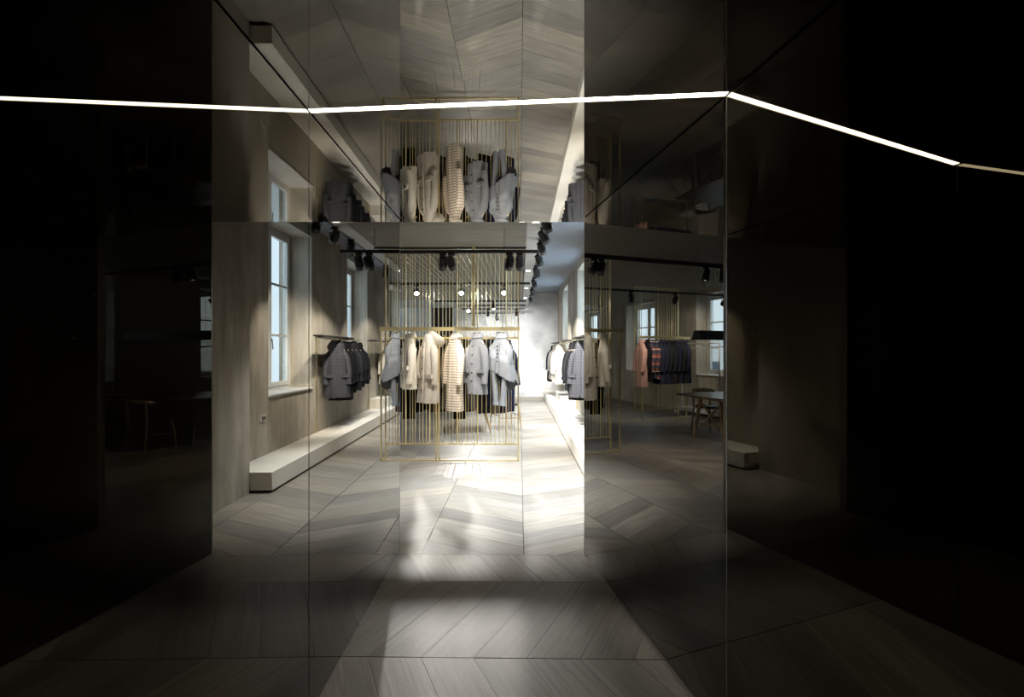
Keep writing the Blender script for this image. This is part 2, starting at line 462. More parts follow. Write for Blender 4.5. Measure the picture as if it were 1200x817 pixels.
# high ceiling, lowered ceiling with border, boards and grille
c2 = MB().box((XW - 0.5, YE, ZC + 0.001), (XB + 0.5, YF, ZC + 0.1)).build('ceiling_high', M_CEIL); c2.name = 'ceiling.001'; tag(c2, kind='structure')
XD, XI = 0.26, 0.09
YG0, YG1 = 6.58, 13.4
cl = MB()
cl.box((XD - 0.012, YE, ZD), (XD, YF, ZC))                       # fascia of the lowered ceiling
cl.box((XW, YE, ZD + 0.012), (XD - 0.012, YG0, ZD + 0.03))
cl.box((XI, YG0, ZD + 0.012), (XD - 0.012, YF, ZD + 0.03))
cl.box((XW, YG1, ZD + 0.0), (XI, YF, ZD + 0.03))
lowc = cl.build('ceiling.002', M_BORDER); tag(lowc, kind='structure')
nb = MB(); y = YE + 0.01
while y < YG0 - 0.02:
    nb.box((XW + 0.01, y, ZD), (XI - 0.006, min(y + 0.194, YG0), ZD + 0.012)); y += 0.2
o = nb.build('boards', M_BOARD, lowc); o['kind'] = 'stuff'
nb = MB(); y = YE + 0.01
while y < YF - 0.1:
    nb.box((XI, y, ZD), (XD - 0.014, y + 0.194, ZD + 0.012)); y += 0.2
o = nb.build('border_boards', M_BORDER, lowc); o['kind'] = 'stuff'
pl = MB().box((XW, YG0, ZD + 0.34), (XI, YG1, ZD + 0.36)).build('upper_panel', M_PLENUM, lowc)
gb = MB()
for i in range(int((XI - XW) / 0.095)):
    x = XI - 0.05 - i * 0.095; gb.box((x - 0.006, YG0, ZD + 0.02), (x + 0.006, YG1, ZD + 0.05))
for i in range(int((YG1 - YG0) / 0.095)):
    y = YG0 + 0.05 + i * 0.095; gb.box((XW, y - 0.006, ZD + 0.02), (XI, y + 0.006, ZD + 0.05))
grl = gb.build('grille_bars', M_GRILLE, lowc); grl['kind'] = 'stuff'
MB().box((XW + 0.02, YG0 - 0.002, ZD - 0.025), (XI, YG0 + 0.03, ZD + 0.02)).build('dark_rim', M_BLACK, lowc)

# ------------------------------------------------------------------ windows
wcount = [0]
def window(side, y0, y1, zh):
    wcount[0] += 1
    xi = XB if side > 0 else XW; s = side
    root = bpy.data.objects.new('window_%d' % wcount[0], None); COL.objects.link(root); root['kind'] = 'structure'
    root.location = (xi, (y0 + y1) / 2, Z_S)
    def X(d): return s * d
    hy = (y1 - y0) / 2; H = zh - Z_S
    def bx(mb, d0, d1, ya, yb, za, zb): mb.box((min(X(d0), X(d1)), ya, za), (max(X(d0), X(d1)), yb, zb))
    fr = MB()
    for ya, yb, za, zb in ((-hy + 0.002, -hy + 0.07, 0.02, H), (hy - 0.07, hy - 0.002, 0.02, H), (-hy + 0.07, hy - 0.07, H - 0.07, H), (-hy + 0.07, hy - 0.07, 0.02, 0.07)):
        bx(fr, 0.33, 0.41, ya, yb, za, zb)
    fr.build('frame', M_PAINTW, root, merge=True)
    m = MB(); bx(m, -0.03, 0.33, -hy + 0.002, hy - 0.002, 0.0, 0.02); m.build('sill', M_PAINTW, root)
    for sg in (-1, 1):
        a, b = (-hy + 0.072, -0.004) if sg < 0 else (0.004, hy - 0.072)
        sa = MB(); z0, z1 = 0.072, H - 0.072
        bx(sa, 0.315, 0.365, a, a + 0.055, z0, z1); bx(sa, 0.315, 0.365, b - 0.055, b, z0, z1)
        bx(sa, 0.315, 0.365, a + 0.055, b - 0.055, z0, z0 + 0.06); bx(sa, 0.315, 0.365, a + 0.055, b - 0.055, z1 - 0.06, z1)
        zs = [z0 + 0.06]
        for k in (1, 2):
            zz = z0 + (z1 - z0) * k / 3; bx(sa, 0.325, 0.36, a + 0.055, b - 0.055, zz - 0.015, zz + 0.015); zs += [zz - 0.015, zz + 0.015]
        zs.append(z1 - 0.06)
        so = sa.build('sash', M_PAINTW, root)
        for k in range(3):
            g = MB(); bx(g, 0.34, 0.344, a + 0.055, b - 0.055, zs[2*k], zs[2*k+1]); g.build('pane', M_GLASS, so)
        if sg > 0:
            hm = MB(); bx(hm, 0.29, 0.315, a + 0.012, a + 0.032, 0.72, 0.75)
            hm.tube([(X(0.292), a + 0.022, 0.74), (X(0.285), a + 0.022, 0.68), (X(0.28), a + 0.022, 0.60)], 0.009, 8)
            hm.build('handle', M_STEEL, so)
    return root
for a, b in R_WIN: window(1, a, b, 3.27)
for a, b in L_WIN: window(-1, a, b, 2.88)

# neighbouring houses seen through the panes
def facade(x, s, label):
    t = thing('street_house', label, 'house', (x, 9, -9))
    MB().box((-0.5, -16, 0), (0.5, 16, 11.2)).build('wall', M_FACADE, t)
    for r in range(3):
        for k in range(9):
            y = -14 + k * 3.4; z = 1.5 + r * 3.2
            w = MB().box((-0.53, y, z), (0.53, y + 1.3, z + 2.0)).build('window', M_FACGL, t)
            MB().box((-0.6, y - 0.1, z - 0.15), (0.6, y + 1.4, z - 0.02)).build('ledge', M_FACADE, t)
facade(-19.5, 1, 'pale plastered house seen through the windows beyond the dining table')

# ------------------------------------------------------------------ bench along the right wall
bt = thing('bench', 'long low cream stone bench running along the plaster wall under the windows', 'bench', (1.0, 5.05, 0))
MB().box((-0.235, 0.0, 0.028), (0.262, 10.68, 0.218)).build('bench_body', M_CORIAN, bt)
MB().box((-0.195, 0.04, 0.0), (0.262, 10.68, 0.028)).build('plinth', M_BLACK, bt)
rb = thing('display_block', 'cream display block standing on the long bench beneath the second wall rail', 'display block', (1.12, 11.6, 0.218))
MB().box((-0.16, -1.0, 0), (0.14, 1.0, 0.225)).build('block_body', M_CORIAN, rb)

sk = thing('wall_socket', 'small pale wall socket below the first window beside the bench', 'socket', (XB, 5.86, 0.68))
MB().box((-0.012, -0.06, -0.04), (0, 0.06, 0.04)).build('cover_plate', M_SOCKET, sk)
for dy in (-0.025, 0.025): MB().box((-0.014, dy - 0.015, -0.02), (-0.0122, dy + 0.015, 0.02)).build('outlet', M_BLACK, sk)

# ------------------------------------------------------------------ spotlights and tracks
def aim_rot(v):
    """rotation that turns local -z towards v"""
    return Vector(v).normalized().to_track_quat('-Z', 'Y')
def head_at(x, y, ztop, target, label, group, power, angle=50, lit=True):
    t = thing('spotlight', label, 'spotlight', (x, y, ztop), 0, group)
    MB().box((-0.045, -0.016, -0.03), (0.045, 0.016, 0)).build('adapter', M_BLACK, t)
    MB().tube([(0, 0, -0.03), (0, 0, -0.075)], 0.009, 8).build('stem', M_BLACK, t)
    t.scale = (0.88, 0.88, 0.88)
    c = Vector((0, 0, -0.13)); v = (Vector(target) - (Vector((x, y, ztop)) + c)).normalized()
    q = aim_rot(v)
    h = MB().lathe([(0.001, 0.095), (0.04, 0.095), (0.048, 0.085), (0.048, -0.005), (0.056, -0.012), (0.056, -0.09), (0.048, -0.09), (0.046, -0.06), (0.001, -0.058)], 20).build('lamp_body', M_BLACK, t)
    h.rotation_mode = 'QUATERNION'; h.rotation_quaternion = q; h.location = c
    yk = MB().box((-0.064, -0.01, -0.01), (-0.057, 0.01, 0.055)).box((0.057, -0.01, -0.01), (0.064, 0.01, 0.055)).box((-0.064, -0.01, 0.048), (0.064, 0.01, 0.055))
    yo = yk.build('bracket', M_BLACK, t, merge=True); yo.location = c; yo.rotation_euler = (0, 0, atan2(v.y, v.x) + pi/2)
    ln = MB().lathe([(0.001, -0.062), (0.045, -0.062), (0.045, -0.066), (0.001, -0.066)], 20).build('lens', M_LENS, h)
    l = bpy.data.lights.new('spot', 'SPOT'); l.energy = power; l.color = SPOT_WARM
    l.spot_size = radians(angle); l.spot_blend = 0.6; l.shadow_soft_size = 0.028
    lo = bpy.data.objects.new('lamp_light', l); COL.objects.link(lo); lo.parent = h; lo.location = (0, 0, -0.098)
    return t

def track(x0, x1, y, z, label, group=None, cables=()):
    t = thing('light_track', label, 'light track', ((x0 + x1)/2, y, z), 0, group)
    hx = (x1 - x0)/2
    MB().box((-hx, -0.018, 0), (hx, 0.018, 0.036)).build('rail', M_BLACK, t)
    for cx in cables:
        MB().tube([(cx - (x0+x1)/2, 0, 0.036), (cx - (x0+x1)/2, 0, ZD - z)], 0.004, 6).build('cable', M_BLACK, t)
    return t

ZT = 2.65
track(-3.7, 0.21, 5.55, ZT, 'black hanging light track nearest the opening, in front of the brass screen', 'hanging light tracks', (-0.18, -2.4))
track(-5.5, 0.17, 7.8, 2.6, 'black hanging light track just behind the brass screen, spanning to the dining table', 'hanging light tracks', (-0.25, -1.0, -1.7, -5.0))
for y, x0, desc in ((11.0, -2.0, 'third black hanging light track back from the opening'), (12.0, -1.6, 'fourth black hanging light track back from the opening'),
              (13.0, -1.6, 'black hanging light track before the last one towards the pale far wall'), (14.5, -1.6, 'black hanging light track closest to the pale far wall')):
    track(x0, 0.15, y, ZT, desc, 'hanging light tracks', (x0 + 0.3, -0.3))
# row along the step of the ceiling
tr = thing('light_track', 'long black light track fixed along the edge of the lowered ceiling', 'light track', (0.30, 9.0, ZD + 0.0))
MB().box((-0.038, -4.6, 0.0), (0.0, 4.6, 0.035)).build('rail', M_BLACK, tr)
ys = [5.0, 5.55, 6.15, 6.95, 8.0, 9.3, 10.7, 12.2]
tg = [(1.1, 6.6, .9), (1.25, 6.9, 1.6), (1.0, 7.7, 1.2), (1.2, 8.2, .9), (1.1, 9.9, .6), (1.1, 10.8, 1.2), (0.9, 12.6, 1.2), (0.75, 15.6, 1.5)]
desc = ['nearest the opening', 'second from the opening', 'third from the opening', 'fourth from the opening', 'fifth from the opening', 'sixth from the opening', 'seventh from the opening', 'last before the far wall']
for i, y in enumerate(ys):
    head_at(0.282, y, ZD, tg[i], 'black spotlight on the ceiling-edge track, ' + desc[i], 'spotlights along the ceiling edge', P_ROW * (0.22 if i > 6 else 1), 55)
H1 = 'spotlights on the first hanging track'; H2 = 'spotlights on the second hanging track'; H3 = 'spotlights on the rear hanging tracks'
head_at(-0.90, 5.55, ZT, (-1.1, 6.5, 1.1), 'black spotlight on the first hanging track, above the brown-striped coat', H1, P_TRK)
head_at(-0.80, 5.55, ZT, (-0.3, 6.5, 1.0), 'black spotlight twinned close beside the one above the striped coat', H1, P_TRK)
head_at(-0.12, 5.55, ZT, (-0.4, 6.5, 1.1), 'black spotlight by the hanging cable at the end of the first track', H1, P_TRK * 0.6)
head_at(0.0, 5.55, ZT, (0.1, 7.2, 0.0), 'black spotlight at the very tip of the first hanging track', H1, P_TRK)
head_at(-2.55, 5.55, ZT, (-1.9, 5.6, 0.0), 'lit black spotlight left of the brass screen on the first track', H1, P_TRK * 1.6, 70)
head_at(-2.85, 5.55, ZT, (-3.1, 5.9, 0.0), 'lit black spotlight on the first track towards the dining table', H1, P_TRK * 1.4, 70)
TB = [(-1.70, (-0.9, 4.2, 0.0)), (-0.96, (-0.5, 3.6, 0.0)), (-0.26, (-0.2, 3.4, 0.0)), (-2.9, (-4.0, 9.2, 1.0)), (-3.9, (-4.5, 9.3, 1.3)), (-5.1, (-6.0, 9.9, 1.4))]
DB = ['glowing above the stone parka', 'glowing above the blue-grey jacket', 'glowing above the chambray jacket', 'between the two brass racks', 'above the plaid shirts', 'at the end by the left windows']
for (x, tgt), d in zip(TB, DB):
    head_at(x, 7.8, 2.6, tgt, 'black spotlight on the second hanging track ' + d, H2, P_BACK if x > -2 else P_TRK * 2.4, 66)
head_at(-1.30, 12.0, ZT, (-0.3, 3.2, 0.1), 'blazing spotlight deep in the room, pointed straight at the opening', H3, P_BACK * 1.3, 46)
head_at(-0.88, 13.0, ZT, (-0.9, 15.7, 1.3), 'black spotlight on a rear track pointed at the far wall behind the brass post', H3, P_ROW * 0.4, 70)
head_at(-0.10, 13.0, ZT, (-0.2, 15.7, 1.6), 'black spotlight on a rear track pointed at the far wall by the bench', H3, P_ROW * 0.4, 70)
head_at(-0.70, 14.5, ZT, (-0.2, 15.7, 0.6), 'black spotlight on the rearmost hanging track', H3, P_ROW * 0.6, 70)
head_at(-0.6, 11.0, ZT, (-0.5, 9.5, 0.0), 'black spotlight on the third hanging track pointed down at the wooden table', H3, P_ROW * 0.4, 70)

# small downlights let into the border of the lowered ceiling
for (x, y), d in zip([(0.03, 5.25), (0.18, 5.28), (0.15, 8.5), (0.15, 10.8), (0.15, 12.8)], ['beside the pair before the rack, board side', 'of the pair before the rack, border side',
        'just behind the brass rack', 'halfway along the bench', 'before the far wall']):
    t = thing('downlight', 'small recessed square ceiling downlight ' + d, 'downlight', (x, y, ZD), 0, 'recessed downlights of the ceiling border')
    MB().box((-0.05, -0.05, -0.006), (0.05, 0.05, 0)).build('trim_ring', M_WHITEM, t)
    MB().box((-0.035, -0.035, -0.009), (0.035, 0.035, -0.0065)).build('lens', M_LENS, t)
    l = bpy.data.lights.new('spot', 'SPOT'); l.energy = P_DOWN; l.color = SPOT_COOL; l.spot_size = radians(68); l.spot_blend = 0.9; l.shadow_soft_size = 0.03
    lo = bpy.data.objects.new('lamp_light', l); COL.objects.link(lo); lo.parent = t; lo.location = (0, 0, -0.05)

# ------------------------------------------------------------------ brass racks
def brass_rack(name, label, cat, loc, rz, x0, x1, posts, rod_n, ztop, rail_ext=(0.06, 0.02), front=-0.25, strong=()):
    t = thing(name, label, cat, loc, rz)
    r = 0.009
    zr = 1.81
    for x in posts:
        MB().box((x - r, front - r, 0), (x + r, front + r, zr - 0.025)).build('post', M_BRASS, t)
    MB().box((x0 - r, front - r, 0), (x1 + r, front + r, 0.014)).build('floor_bar', M_BRASS, t)
    for x in (x0, x1):
        MB().box((x - r, front + r, 0), (x + r, 0.0 - r, 0.014)).build('side_bar', M_BRASS, t)
        MB().box((x - r, 0.0 - r, 0), (x + r, r, ztop)).build('post', M_BRASS, t)
        MB().box((x - r, front + r, zr - 0.018), (x + r, -r, zr - 0.004)).build('side_bar', M_BRASS, t)
    MB().box((x0 - rail_ext[0], front - 0.016, zr - 0.025), (x1 + rail_ext[1], front + 0.016, zr + 0.025)).build('garment_rail', M_BRASS, t)
    MB().box((x0 + r, -0.008, 0.17), (x1 - r, 0.008, 0.192)).build('lower_bar', M_BRASS, t)
    rr = random.Random(3); xs = []
    x = x0 + 0.03
    while x < x1 - 0.02:
        xs.append(x); x += (x1 - x0) / rod_n * rr.choice((0.75, 1.0, 1.0, 1.3))
    for i, x in enumerate(xs):
        w = 0.010 if i % 7 == 3 else 0.0045
        MB().tube([(x, 0, 0.185), (x, 0, ztop)], w, 8).build('rod', M_BRASS, t)
    MB().box((x0, -0.012, ztop - 0.02), (x1, 0.012, ztop - 0.001)).build('ceiling_bar', M_BRASS, t)
    return t
RX0, RX1, RY = -1.80, -0.02, 6.75
A = brass_rack('garment_rack', 'tall brass rod screen rack facing the opening, hung with coats', 'garment rack', (0, RY, 0), 0, RX0, RX1, (RX0, -1.146, RX1), 37, ZD)
MB().box((-0.65, -0.262, 1.845), (-0.612, -0.238, ZD + 0.0)).build('suspension_post', M_BRASS, A)
MB().box((-1.80, 0.32, 1.69), (-0.02, 0.345, 1.715)).build('rear_rail', M_BRASS, A)
for x in (-1.79, -1.146, -0.03): MB().box((x - 0.008, 0.009, 1.696), (x + 0.008, 0.32, 1.71)).build('rear_arm', M_BRASS, A)
MB().box((-1.11, -0.262, 0.0), (-1.094, -0.246, 1.795)).build('post', M_BRASS, A)
B = brass_rack('garment_rack', 'brass rod screen rack behind the first one, hung with plaid and dark jackets', 'garment rack', (0, 9.35, 0), radians(-6), -5.35, -4.05, (-5.35, -4.05), 22, ZD, (0.1, 0.1))
B.location = (0.0, 8.85, 0)

# ------------------------------------------------------------------ garments
def ring(cx, cy, z, wx, wy, n, fold, amp, ph, slant=0.0, power=2.3):
    out = []
    for k in range(n):
        a = 2*pi*k/n
        c, s_ = cos(a), sin(a)
        f = 1 + amp * sin(fold*a + ph) + amp * 0.5 * sin((fold*2+1)*a + ph*1.7)
        x = cx + wx * f * math.copysign(abs(c)**(2/power), c)
        y = cy + wy * f * math.copysign(abs(s_)**(2/power), s_)
        out.append((x, y, z + slant * x))
    return out

def make_coat(label, cat, mat, L=0.9, sh=0.21, hem=0.27, depth=0.085, hood=False, slant=0.0, sleeve=0.62, seed=1, group=None, buttons=True, tagged=False, lining=M_LIN, pocket=True, open_front=False, sl_in=0.0):
    """origin at shoulder height, hanger along x, front faces -y"""
    q = random.Random(seed)
    t = thing('coat' if cat == 'coat' else cat.replace(' ', '_'), label, cat, group=group)
    ph = q.uniform(0, 6); fold = q.choice((4, 5, 6)); n = 36
    # trunk: neck, shoulders, chest, waist, hem
    prof = [(0.06, 0.015, 0.055, 0.045), (0.04, 0.0, 0.06, 0.05), (0.0, 0.0, 0.078, 0.056), (-0.05, 0.0, sh*0.72, 0.062), (-0.10, 0.0, sh*0.90, 0.07), (-0.16, 0, sh, depth*0.95),
            (-0.22, 0, sh*0.98, depth), (-0.38*L/0.9, 0, (sh + hem)/2*0.95, depth*1.02), (-0.58*L/0.9, 0, (sh + hem)/2, depth*1.08), (-0.76*L/0.9, 0, hem*0.97, depth*1.14), (-L, 0, hem, depth*1.18)]
    rings = []
    for i, (z, cy, wx, wy) in enumerate(prof):
        tt = max(0, -z / L)
        s_ = slant * tt * 1.0
        rings.append(ring(0.02*sin(3*tt + ph)*tt, cy, z, wx, wy, n, fold, 0.10*tt**1.3 + 0.012, ph + tt, s_))
    body = MB().loft(rings, 0, False)
    inner = ring(0, 0, -L + 0.04, hem*0.94, depth*1.05, n, fold, 0.10, ph + 1, slant)
    body.loft([rings[-1], inner], 0, False); body.add(inner, [tuple(range(n))], 1)
    body.add(rings[0], [tuple(range(n))[::-1]], 1)
    bo = body.build('body', [mat, lining], t)
    # sleeves
    for s_ in (-1, 1):
        pts = [(s_*sh*0.66, 0.0, -0.095), (s_*(sh - 0.012), -0.005, -0.16), (s_*(sh + 0.022 - sl_in*0.3), -0.015, -0.26 + slant*0.2*s_), (s_*(sh + 0.042 - sl_in*0.7), -0.03, -0.42), (s_*(sh + 0.035 - sl_in), -0.05 + 0.02*q.uniform(-1, 1), -sleeve)]
        m = MB().tube(pts, [0.042, 0.064, 0.058, 0.05, 0.044], 16, 0, True, 0.85)
        so = m.build('sleeve', [mat, lining], t)
        if cat != 'hooded coat' or True:
            p = Vector(pts[-1]); d = (p - Vector(pts[-2])).normalized()
            MB().tube([p - d*0.05, p + d*0.004], [0.0485, 0.0475], 16, 0, True, 0.85).build('cuff', mat, so)
    # collar or hood
    if hood:
        rg = []
        for i in range(7):
            a = i/6
            z = 0.075 - 0.19*a; rr = 0.07 + 0.085*sin(pi*min(1, a*0.9 + 0.1))
            rg.append([(rr*cos(2*pi*k/18)*(0.85 + 0.15*a), 0.06 + 0.05*a + rr*0.8*sin(2*pi*k/18) + 0.035*sin(pi*a), z + 0.02*cos(2*pi*k/9 + ph)) for k in range(18)])
        MB().loft(rg, 0, True).build('hood', mat, t)
    else:
        rg = []
        for i in range(5):
            a = i/4
            rg.append([((0.072 + 0.028*a)*cos(2*pi*k/18), 0.012 + (0.058 + 0.026*a)*sin(2*pi*k/18), 0.075 - 0.065*a - 0.03*max(0, -sin(2*pi*k/18))*(1 - a*0.3)) for k in range(18)])
        MB().loft(rg, 0, False).build('collar', mat, t)
    # front closing strip, buttons, pockets
    pk = MB()
    def fy(z):
        tt = -z / L; return -(depth*(0.86 + 0.32*tt)) * (1 + 0.0) - 0.012
    zs = [-0.06 - (L - 0.08)*i/8 for i in range(9)]
    rgs = [[(-0.022, fy(z) + 0.01, z), (0.022, fy(z) + 0.01, z), (0.022, fy(z) - 0.006, z), (-0.022, fy(z) - 0.006, z)] for z in zs]
    pk.loft(rgs, 0, True, False).build('placket', mat, t)
    if buttons:
        for i in range(5):
            z = -0.12 - i*(L - 0.3)/4
            MB().lathe([(0.001, 0.004), (0.011, 0.004), (0.011, -0.003), (0.001, -0.003)], 10, 0, (0, fy(z) - 0.009, z), 'y').build('button', M_LIN, t)
    if pocket:
        for s_ in (-1, 1):
            z = -0.52*L/0.9
            MB().box((s_*0.13 - 0.06, fy(z) - 0.004, z - 0.03), (s_*0.13 + 0.06, fy(z) + 0.03, z + 0.02)).build('pocket_flap', mat, t)
    if tagged:
        MB().box((0.10, fy(-0.4) - 0.02, -0.52), (0.16, fy(-0.4) - 0.017, -0.42)).build('price_tag', M_TAG, t)
    return t

def make_trousers(label, mat, L=1.1):
    t = thing('trousers', label, 'trousers')
    for s_ in (-1, 1):
        rg = [ring(s_*0.05, 0, -L*i/6, 0.052 - 0.004*i/6, 0.035 + 0.006*sin(i), 16, 3, 0.05, i) for i in range(7)]
        MB().loft(rg, 0, True).build('trouser_leg', mat, t)
    MB().box((-0.11, -0.035, -0.02), (0.11, 0.035, 0.035)).build('waistband', mat, t)
    return t

def hanger(label, drop, group):
    """origin at shoulder height; the hook reaches up by drop"""
    t = thing('clothes_hanger', label, 'hanger', group=group)
    pts = [(-0.12, 0, -0.085), (-0.07, 0, -0.03), (-0.03, 0, 0.03), (0, 0, 0.062), (0.03, 0, 0.03), (0.07, 0, -0.03), (0.12, 0, -0.085)]
    MB().tube(pts, [0.009, 0.011, 0.012, 0.013, 0.012, 0.011, 0.009], 8).build('shoulder_bar', M_HANG, t)
    h = [(0, 0, 0.07), (0, 0, drop - 0.03)]
    for k in range(9):
        a = -pi/2 + pi*1.15*k/8
        h.append((0.022*cos(a), 0, drop + 0.0 + 0.022*sin(a)))
    MB().tube(h, 0.0045, 6).build('hook', M_STEEL, t)
    return t

HG = 'wooden hangers on the rails'
def hang(coat, short, x, y, z, rz, zrail, tilt=0.0):
    coat.location = (x, y, z); coat.rotation_euler = (0, tilt, rz)
    h = hanger('hanger of the ' + short, zrail - z, HG)
    h.location = (x, y, z); h.rotation_euler = (0, 0, rz)

D = radians
GA = 'coats hung on the front of the brass screen rack'
GY = RY - 0.25
def W(px, y): return (px - 609) * y / F
hang(make_coat('pale cream collared coat at the left end of the brass screen rack', 'coat', FB['cream'], L=0.70, sh=.13, hem=.145, seed=2, group=GA), 'pale cream coat beside the mirror edge', W(475.5, 6.3), GY - 0.02, 1.69, D(-58), 1.845)
hang(make_coat('stone coloured parka with a hood and flared hem on the brass rack', 'coat', FB['stone'], L=0.88, sh=.125, hem=.185, depth=.09, hood=True, seed=3, group=GA), 'stone hooded parka', W(499, 6.3), GY - 0.02, 1.68, D(-42), 1.845)
hang(make_coat('long cream coat with thin brown stripes hanging at the middle of the brass rack', 'coat', FB['striped'], L=0.99, sh=.135, hem=.155, depth=.085, hood=False, seed=4, group=GA, pocket=False, buttons=False), 'brown-striped coat', W(531, 6.3), GY - 0.02, 1.68, D(-50), 1.845)
hang(make_coat('pale blue-grey button jacket between the striped coat and the chambray jacket', 'jacket', FB['bluegrey'], L=0.77, sh=.13, hem=.135, seed=5, group=GA), 'blue-grey jacket', W(557.5, 6.3), GY - 0.02, 1.69, D(-36), 1.845)
hang(make_coat('grey chambray jacket with slanting hem and dark lining, nearest the free rack end', 'jacket', FB['chambray'], L=0.50, sh=.135, hem=.205, depth=.09, slant=-0.5, sleeve=0.92, seed=6, group=GA, sl_in=0.12, pocket=False), 'slanting chambray jacket', W(586.5, 6.3), GY - 0.02, 1.69, D(-24), 1.845)
cj = [o for o in bpy.data.objects if o.get('label', '').startswith('grey chambray')][0]
lin = MB().loft([ring(0.035, 0, -0.47, 0.185, 0.075, 24, 5, 0.08, 1, -0.5), ring(0.07, 0, -0.56, 0.13, 0.06, 24, 5, 0.1, 1, -0.5), ring(0.09, 0, -0.63, 0.06, 0.03, 24, 5, 0.1, 1, -0.5)])
tag(lin.build('lining', M_LIN, cj), 'dark lining hanging out under the slanting hem')
GR = 'dark clothes hung behind the brass rods'
back = [(-1.74, 'black', 'black wool coat at the mirror end behind the brass rods', 1.0), (-1.60, 'charcoal', 'charcoal coat behind the brass rods, second from the mirror end', 1.02),
        (-1.44, 'black', 'black coat behind the rods between the cream coat and the parka', 0.98), (-1.34, 'brown', 'dark brown coat behind the rods beside the parka', 1.0),
        (-1.08, 'black', 'black coat behind the rods right of the parka', 1.0), (-0.98, 'taupe', 'taupe coat behind the rods close to the striped coat', 0.95),
        (-0.74, 'black', 'black coat behind the rods right of the striped coat', 1.0), (-0.60, 'grey', 'mid-grey coat behind the blue-grey jacket', 0.96),
        (-0.44, 'charcoal', 'charcoal coat behind the rods right of the blue-grey jacket', 1.02), (-0.30, 'navy', 'navy jacket behind the chambray jacket', 0.9),
        (-0.19, 'taupe', 'long taupe coat second from the free end of the rear rail', 1.02), (-0.10, 'navy', 'navy coat at the free end of the rear rail', 1.0)]
bx_ = [-1.72, -1.57, -1.42, -1.24, -1.13, -1.01, -0.80, -0.66, -0.50, -0.40, -0.28, -0.18]
for i, (x, m, lab, L) in enumerate(back):
    x = bx_[i]
    hang(make_coat(lab, 'coat', FB[m], L=L, sh=.165, hem=.175, depth=.07, seed=20 + i, group=GR, buttons=False, pocket=False), lab, x, RY + 0.333, 1.61, D(60 + 12*sin(i*2.3)), 1.715)
for x, lab in ((-1.62, 'black folded trousers below the cream coat'), (-0.88, 'black trousers showing below the striped coat')):
    t = make_trousers(lab, FB['black'], 1.08); t.location = (x, RY + 0.14, 1.60); t['group'] = GR
    h = hanger('hanger of the ' + lab, 0.075, HG); h.location = (x, RY + 0.14, 1.60)

GP = 'plaid and dark jackets on the second brass rack'
Bm = Matrix.Translation(Vector(B.location)) @ Matrix.Rotation(B.rotation_euler[2], 4, 'Z')
rowb = [('rose', 'dusty rose jacket on the second brass rack', 0.9), ('black', 'black waistcoat beside the rose jacket', 0.8), ('plaid', 'red plaid shirt next to the black waistcoat', 0.72), ('plaid', 'red plaid shirt next to the dark jackets', 0.74)] + \
       [(c, d + ' on the second brass rack', 0.86) for c, d in (('midnight', 'midnight jacket beside the plaid shirt'), ('midnight', 'midnight jacket second from the plaid'), ('charcoal', 'charcoal jacket third from the plaid'),
        ('charcoal', 'charcoal jacket fourth from the plaid'), ('midnight', 'midnight jacket midway along the dark ones'), ('charcoal', 'charcoal jacket second from the window end'), ('midnight', 'midnight jacket at the window end'))]
for i, (m, lab, L) in enumerate(rowb):
    p = Bm @ Vector((-4.0 - i*0.128, -0.25, 0))
    hang(make_coat(lab, 'jacket', FB[m], L=L + 0.04, sh=.20, hem=.225, depth=.085, seed=40 + i, group=GP, buttons=False, pocket=False), lab, p.x, p.y, 1.69, D(103), 1.845)

# wall rails with their clothes along the right wall
def wall_rail(name, label, x, wallx, y0, y1, z):
    t = thing(name, label, 'wall rail', (x, (y0 + y1)/2, z))
    h = (y1 - y0)/2; s = 1 if wallx > x else -1; w = abs(wallx - x)
    MB().box((-0.09, -h, 0), (0.06, h*0.35, 0.022)).build('flat_bar', M_BLACK2, t)
    MB().tube([(0, -h + 0.02, -0.02), (0, h - 0.02, -0.02)], 0.009, 8).build('hanging_rod', M_BRASS, t)
    for yy in (-h*0.4, h*0.8):
        MB().box((min(s*0.05, s*w), yy - 0.01, 0.002), (max(s*0.05, s*w), yy + 0.01, 0.02)).build('wall_arm', M_BLACK2, t)
    MB().tube([(s*(w - 0.02), -h*0.4, 0.01), (s*(w - 0.02), -h*0.4, 0.222 - z)], 0.009, 8).build('upright', M_BRASS, t)
    for yy in (-h*0.95, h*0.95):
        MB().tube([(s*0.05, yy, 0.005), (s*(w - 0.01), yy*0.4, -1.1)], 0.0025, 6).build('stay_wire', M_STEEL, t)
    return t
ZR = 1.72
wall_rail('hanging_rail', 'black flat wall rail nearest the opening, between the first two windows above the bench', 1.0, XB, 6.9, 9.0, ZR)
wall_rail('hanging_rail', 'black flat wall rail between the second and third window above the bench', 1.0, XB, 9.8, 12.0, ZR)
wall_rail('hanging_rail', 'black flat wall rail by the far corner above the bench', 1.0, XB, 12.4, 14.4, ZR)
wall_rail('hanging_rail', 'empty black wall rail on the window wall near the white stand', XW + 0.28, XW, 9.9, 11.1, ZR)
G1 = 'dark coats on the first wall rail'; G2 = 'clothes on the middle wall rail'; G3 = 'clothes on the corner wall rail'
